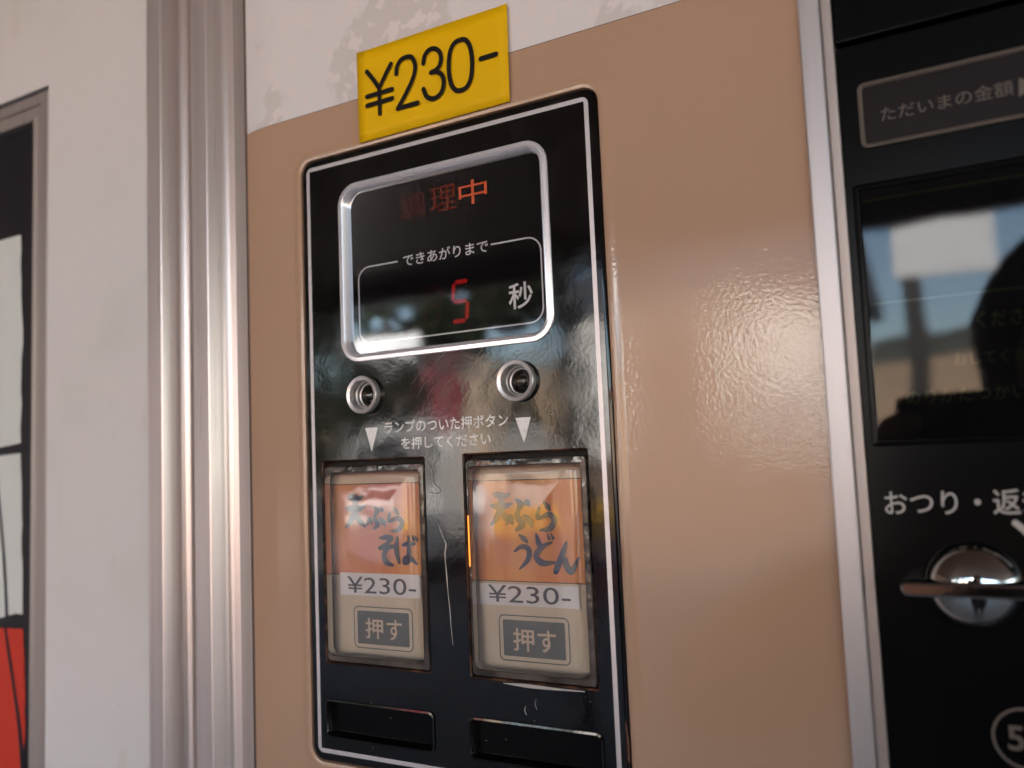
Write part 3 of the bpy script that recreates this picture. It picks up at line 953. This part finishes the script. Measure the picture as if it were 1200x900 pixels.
for ch, xa, ya, xb, yb in (('¥', 430, 105, 459.5, 98), ('2', 464.5, 98, 488.5, 92), ('3', 495.5, 88, 520, 82), ('0', 526, 78, 553.5, 72), ('-', 563.5, 69, 581.5, 65)):
    ua, ub = face_uv(xa, ya, -.0022)[0], face_uv(xb, yb, -.0022)[0]
    bm = bmesh.new()
    for k, st in enumerate(GL[ch]):
        sm = smooth_path(st, 5)
        ribbon(bm, [(ua + x * (ub - ua), z0v + y * (z1v - z0v), .0036) for x, y in sm], -.0024 - .00003 * k, ch != '0')
    pobj('character', bm, 'ink', sg)

# ================================================================== WHAT THE GLOSSY SURFACES MIRROR
def banner(x, y, h, material, label):
    t = thing('banner', (x, y, 0), label, 'banner')
    b = bmesh.new()
    bmesh.ops.create_cone(b, cap_ends=True, segments=10, radius1=.014, radius2=.012, depth=h + .1, matrix=Matrix.Translation((x - .2, y, (h + .1) / 2 + .03)))
    pobj('pole', b, 'white_board', t, True, 40)
    pobj('base', box_bm(x - .36, x - .04, y - .16, y + .16, 0, .07, .015), 'post', t)
    b = bmesh.new()
    gg = [[b.verts.new((x - .185 + .38 * i / 8, y + .03 * math.sin(i * .9 + k * .5), h - (h - .75) * k / 12)) for i in range(9)] for k in range(13)]
    for k in range(12):
        for i in range(8):
            b.faces.new((gg[k][i], gg[k][i + 1], gg[k + 1][i + 1], gg[k + 1][i]))
    pobj('cloth', b, material, t, True)


banner(-5.78, -8.5, 2.7, 'red_cloth', 'dark red cloth banner on a pole, mirrored in the black panel')
banner(-5.30, -8.55, 2.6, 'cream_cloth', 'cream cloth banner on a pole, mirrored in the black panel')


def crate(x, y, z, material, label):
    t = thing('bottle_crate', (x, y, z), label, 'crate', 'stacked crates by the banners')
    b = bmesh.new()
    w_, d_, h_ = .46, .36, .30
    for q in (box_bm(x - w_ / 2, x + w_ / 2, y - d_ / 2, y + d_ / 2, z + .001, z + .03), box_bm(x - w_ / 2, x + w_ / 2, y - d_ / 2, y - d_ / 2 + .02, z + .03, z + h_), box_bm(x - w_ / 2, x + w_ / 2, y + d_ / 2 - .02, y + d_ / 2, z + .03, z + h_),
              box_bm(x - w_ / 2, x - w_ / 2 + .02, y - d_ / 2 + .02, y + d_ / 2 - .02, z + .03, z + h_), box_bm(x + w_ / 2 - .02, x + w_ / 2, y - d_ / 2 + .02, y + d_ / 2 - .02, z + .03, z + h_)):
        me = bpy.data.meshes.new('q')
        q.to_mesh(me)
        q.free()
        b.from_mesh(me)
        bpy.data.meshes.remove(me)
    pobj('tray', b, material, t)
    pobj('rim', loft_rim(x, y, z + h_, w_, d_), material, t)


def loft_rim(x, y, z, w_, d_):
    b = bmesh.new()
    rings = []
    for k, zz in ((.012, z - .04), (.012, z), (-.018, z), (-.018, z - .005)):
        rings.append([b.verts.new((x + sx * (w_ / 2 + k), y + sy * (d_ / 2 + k), zz)) for sx, sy in ((1, 1), (-1, 1), (-1, -1), (1, -1))])
    for a, c in zip(rings, rings[1:]):
        for i in range(4):
            b.faces.new((a[i], a[(i + 1) % 4], c[(i + 1) % 4], c[i]))
    return b


for x in (-4.85, -4.25, -3.7):
    for k, (m_, nm) in enumerate((('redp', 'red'), ('blue', 'blue'), ('yellowp', 'yellow'))):
        pos = ('bottom of its stack', 'middle of its stack', 'topmost of its stack')[k]
        side = {-4.85: 'stack beside the cream banner', -4.25: 'stack between the two others', -3.7: 'stack away from the banners'}[x]
        crate(x, -8.0, k * .302, m_, '%s plastic bottle crate, %s, %s' % (nm, pos, side))

def board(x, y, z0, z1, w_, pole, pw, label):  # unseen sunlit boards, added as bright rectangles for the glass to mirror
    t = thing('reflector_board', (x, y, 0), label, 'reflector board')
    pobj('board', box_bm(x - w_ / 2, x + w_ / 2, y - .03, y + .03, z0, z1, .006), 'white_board', t)
    for k, q in enumerate(pole):
        pobj('pole', box_bm(q - pw / 2, q + pw / 2, y - .031 - pw, y - .031, 0, z1 - .05, .01), 'post', t)


board(-.27, -10.0, 3.26, 3.94, 1.0, (-.60,), .20, 'blank white board on one thick dark pole, added for the bright rectangle mirrored in the coin panel glass')
board(-7.05, -9.0, 2.93, 3.17, 1.05, (-7.4, -6.7), .05, 'long low white board on two thin posts, added for the bright strip mirrored in the display')

# an unseen white van, nose-in, added for the pale glare on the caps
def van(x, y):
    t = thing('glare_van', (x, y, 0), 'small boxy white van added for the glare on the button caps, nose-in beside the banners', 'van')
    def sect(b, pts, xs):
        a = [b.verts.new((xs[0], q[0], q[1])) for q in pts]
        c = [b.verts.new((xs[1], q[0], q[1])) for q in pts]
        n = len(pts)
        for i in range(n):
            b.faces.new((a[i], a[(i + 1) % n], c[(i + 1) % n], c[i]))
        b.faces.new(a)
        b.faces.new(c)
    b = bmesh.new()
    sect(b, [(y, .32), (y + .02, .95), (y - .10, 1.08), (y - .48, 1.78), (y - .62, 1.86), (y - 3.1, 1.86), (y - 3.25, 1.7), (y - 3.3, .32)], (x - .70, x + .70))
    bmesh.ops.bevel(b, geom=b.edges[:], offset=.05, segments=2, affect='EDGES')
    pobj('body', b, 'house_white', t, True, 50)
    nrm = Vector((0, .70, .38)).normalized()
    b = bmesh.new()
    q = [(x - .58, y - .125, 1.16), (x + .58, y - .125, 1.16), (x + .54, y - .43, 1.72), (x - .54, y - .43, 1.72)]
    b.faces.new([b.verts.new(Vector(p) + nrm * .015) for p in q])
    pobj('windscreen', b, 'black', t)
    pobj('bumper', box_bm(x - .69, x + .69, y + .005, y + .08, .30, .46, .03), 'post', t)
    for s_ in (-1, 1):
        pobj('headlight', box_bm(x + s_ * .5 - .13, x + s_ * .5 + .13, y - .01, y + .035, .66, .84, .02), 'chrome', t)
        for yy in (-.55, -2.7):
            b = bmesh.new()
            bmesh.ops.create_cone(b, cap_ends=True, segments=24, radius1=.28, radius2=.28, depth=.16, matrix=Matrix.Translation((x + s_ * .64, y + yy, .28)) @ Matrix.Rotation(math.pi / 2, 4, 'Y'))
            pobj('wheel', b, 'black_matt', t, True, 40)


van(-6.2, -7.6)

# an unseen white storehouse, added for the bright patch mirrored in the beige paint
hx0, hx1, hy = -6.9, -2.05, -14.0
st = thing('storehouse', ((hx0 + hx1) / 2, hy, 0), 'white plastered storehouse with brown shutter, added for the bright patch mirrored in the beige paint', 'building')
pobj('wall', box_bm(hx0, hx1, hy - 5, hy, 0, 4.1), 'house_white', st)
bm = bmesh.new()
rv = [bm.verts.new(p) for p in ((hx0 - .3, hy + .4, 4.05), (hx1 + .3, hy + .4, 4.05), (hx1 + .3, hy - 2.5, 5.3), (hx0 - .3, hy - 2.5, 5.3), (hx0 - .3, hy - 5.4, 4.05), (hx1 + .3, hy - 5.4, 4.05))]
for f in ((0, 1, 2, 3), (3, 2, 5, 4), (0, 3, 4), (1, 5, 2)):
    bm.faces.new([rv[i] for i in f])
pobj('roof', bm, 'roof', st)
pobj('wainscot', box_bm(hx0 - .02, hx1 + .02, hy + .001, hy + .03, 0, 1.5, .005), 'shutter', st)
pobj('shutter', box_bm(-5.0, -3.25, hy + .031, hy + .07, 0, 3.75, .01), 'shutter', st)
pobj('window', box_bm(-2.95, -2.35, hy, hy + .04, 1.7, 2.5, .01), 'roof', st)


def tree(x, y, h, rx, label):  # unseen trees, added to darken what the black panel mirrors
    t = thing('added_evergreen', (x, y, 0), label, 'tree', 'evergreen trees added to darken the reflections')
    b = bmesh.new()
    bmesh.ops.create_cone(b, cap_ends=True, segments=9, radius1=.22, radius2=.06, depth=h * .8, matrix=Matrix.Translation((x, y, h * .4)))
    for k in range(7):
        a = rnd.uniform(0, 6.28)
        z = h * rnd.uniform(.25, .7)
        q = Quaternion((math.cos(a), math.sin(a), 0), 1.05)
        bmesh.ops.create_cone(b, cap_ends=True, segments=6, radius1=.07, radius2=.02, depth=1.6, matrix=Matrix.Translation((x, y, z)) @ q.to_matrix().to_4x4() @ Matrix.Translation((0, 0, .8)))
    pobj('trunk', b, 'bark', t, True)
    vs_, fs = [], []
    lumps = [(rnd.uniform(-.6, .6) * rx, rnd.uniform(-.6, .6) * rx, h * rnd.uniform(.22, .9), rnd.uniform(.35, .6) * rx) for _ in range(16)]
    for _ in range(5200):
        lx, ly, lz, lr = rnd.choice(lumps)
        d = Vector((rnd.gauss(0, 1), rnd.gauss(0, 1), rnd.gauss(0, 1))).normalized() * lr * rnd.uniform(.55, 1.05)
        c = Vector((x + lx, y + ly, lz)) + d
        if c.z < .5:
            continue
        e1 = Vector((rnd.gauss(0, 1), rnd.gauss(0, 1), rnd.gauss(0, 1))).normalized()
        e2 = e1.orthogonal().normalized()
        n_ = len(vs_)
        vs_ += [c - e1 * .20, c + e2 * .10, c + e1 * .20, c - e2 * .10]
        fs.append((n_, n_ + 1, n_ + 2, n_ + 3))
    me = bpy.data.meshes.new('crown')
    me.from_pydata(vs_, [], fs)
    b = bmesh.new()
    b.from_mesh(me)
    bpy.data.meshes.remove(me)
    pobj('crown', b, 'leaf', t)


for x, y, h, rx, lb in ((-7.7, -20.5, 7.4, 1.9, 'dark evergreen tree added to darken the reflections, standing behind the white storehouse'), (-14.6, -14.5, 6.2, 2.0, 'dark evergreen tree added to darken the reflections, two away from the white storehouse'), (-11.9, -15.4, 6.8, 2.1, 'tallest dark evergreen tree added to darken the reflections, behind the parked white van'),
                        (-9.2, -15.0, 6.0, 1.9, 'dark evergreen tree added to darken the reflections, right beside the white storehouse wall'), (-17.5, -13.5, 6.5, 2.2, 'dark evergreen tree added to darken the reflections, farthest from the white storehouse')):
    tree(x, y, h, rx, lb)

# the photographer, mirrored in the coin panel's glass
PX, PY = .085, -.66
person = thing('person', (PX, PY, 0), 'person in dark jacket holding up a small camera before the machine', 'person')


def skin_mesh(verts, edges, radii, root=0, sub=2):
    me = bpy.data.meshes.new('body')
    me.from_pydata(verts, edges, [])
    o = bpy.data.objects.new('body', me)
    C.objects.link(o)
    md = o.modifiers.new('skin', 'SKIN')
    for i, v in enumerate(me.skin_vertices[0].data):
        v.radius = radii[i] if isinstance(radii[i], tuple) else (radii[i], radii[i])
        v.use_root = i == root
    s_ = o.modifiers.new('sub', 'SUBSURF')
    s_.levels = s_.render_levels = sub
    dg = bpy.context.evaluated_depsgraph_get()
    out = bpy.data.meshes.new_from_object(o.evaluated_get(dg))
    bpy.data.objects.remove(o)
    bpy.data.meshes.remove(me)
    return out


V_, E_, R_ = [], [], []


def nv(x, y, z, r, par=None):
    V_.append((PX + x, PY + y, z))
    R_.append(r)
    if par is not None:
        E_.append((par, len(V_) - 1))
    return len(V_) - 1


pel = nv(0, 0, .86, (.19, .14))
wst = nv(0, .02, 1.02, (.19, .14), pel)
chs = nv(0, .02, 1.20, (.20, .14), wst)
nkb = nv(0, -.005, 1.345, (.075, .065), chs)
nk = nv(0, .01, 1.40, .052, nkb)
jaw = nv(0, .035, 1.455, (.060, .068), nk)
hd = nv(0, .030, 1.525, (.074, .092), jaw)
top = nv(0, .015, 1.590, (.060, .075), hd)
nv(0, .118, 1.490, (.013, .014), hd)          # nose
for s in (-1, 1):
    sh = nv(s * .175, -.01, 1.295, .078, chs)
    el = nv(s * .325, .11, 1.19, .068, sh)
    fa = nv(s * .225, .20, 1.30, .055, el)
    wr = nv(s * .085 - .085 * (s > 0) * .6, .268, 1.395, .026, fa)
    hx = (-PX + s * .062)
    pm = nv(hx, .285, 1.43, (.024, .034), wr)
    for k in range(4):
        f1 = nv(hx + s * .002, .305 + .004 * k, 1.462 - .020 * k, .0092, pm)
        f2 = nv(hx - s * .014, .322 + .002 * k, 1.464 - .020 * k, .0085, f1)
        nv(hx - s * (.026 - .002 * abs(k - 1)), .321, 1.463 - .020 * k, .0078, f2)
    t1 = nv(hx - s * .010, .268, 1.418, .011, pm)
    nv(hx - s * .030, .266, 1.428, .0095, t1)
    hp = nv(s * .085, 0, .80, .088, pel)
    kn = nv(s * .095, .02, .46, .060, hp)
    an = nv(s * .10, -.01, .09, .040, kn)
    hl = nv(s * .10, .02, .045, (.042, .040), an)
    nv(s * .11, .15, .035, (.042, .030), hl)
me = skin_mesh(V_, E_, R_)
me.materials.append(M['jacket'])
me.materials.append(M['trousers'])
me.materials.append(M['skin'])
for p in me.polygons:
    p.use_smooth = True
    c = p.center
    hand = c.y - PY > .262
    p.material_index = 2 if (c.z > 1.385 and abs(c.x - PX) < .11 and c.y - PY < .2) or hand else (1 if c.z < .88 else 0)
    if c.z < .12:
        p.material_index = 1
body = bpy.data.objects.new('body', me)
C.objects.link(body)
body.parent = person
body.location = -person.location
b = bmesh.new()
bmesh.ops.create_uvsphere(b, u_segments=20, v_segments=14, radius=1)
for v in b.verts:
    v.co = Vector((v.co.x * .092 * (1 + .03 * math.sin(9 * v.co.z)), v.co.y * .112 + .004, v.co.z * .110 + 1.545))
    if v.co.y > .075 and v.co.z < 1.585:
        v.co.y = .075 - (1.585 - v.co.z) * .5
    if v.co.z < 1.47:
        v.co.z = 1.47
    v.co.x += PX
    v.co.y += PY
pobj('hair', b, 'hair', person, True)
for s in (-1, 1):
    b = bmesh.new()
    bmesh.ops.create_uvsphere(b, u_segments=10, v_segments=8, radius=.011, matrix=Matrix.Translation((PX + s * .032, PY + .112, 1.522)))
    pobj('eye', b, 'white_board', person, True)

hc = thing('handheld_camera', (0, -.375, 1.412), 'small black camera held up by the person in the dark jacket', 'camera')
pobj('camera_body', box_bm(-.058, .058, -.392, -.360, CZ - .036, CZ + .034, .006), 'black_matt', hc)
b = bmesh.new()
bmesh.ops.create_cone(b, cap_ends=True, segments=28, radius1=.027, radius2=.025, depth=.028, matrix=Matrix.Translation((0, -.346, CZ)) @ Matrix.Rotation(math.radians(-90), 4, 'X'))
pobj('lens_barrel', b, 'black_matt', hc, True, 40)
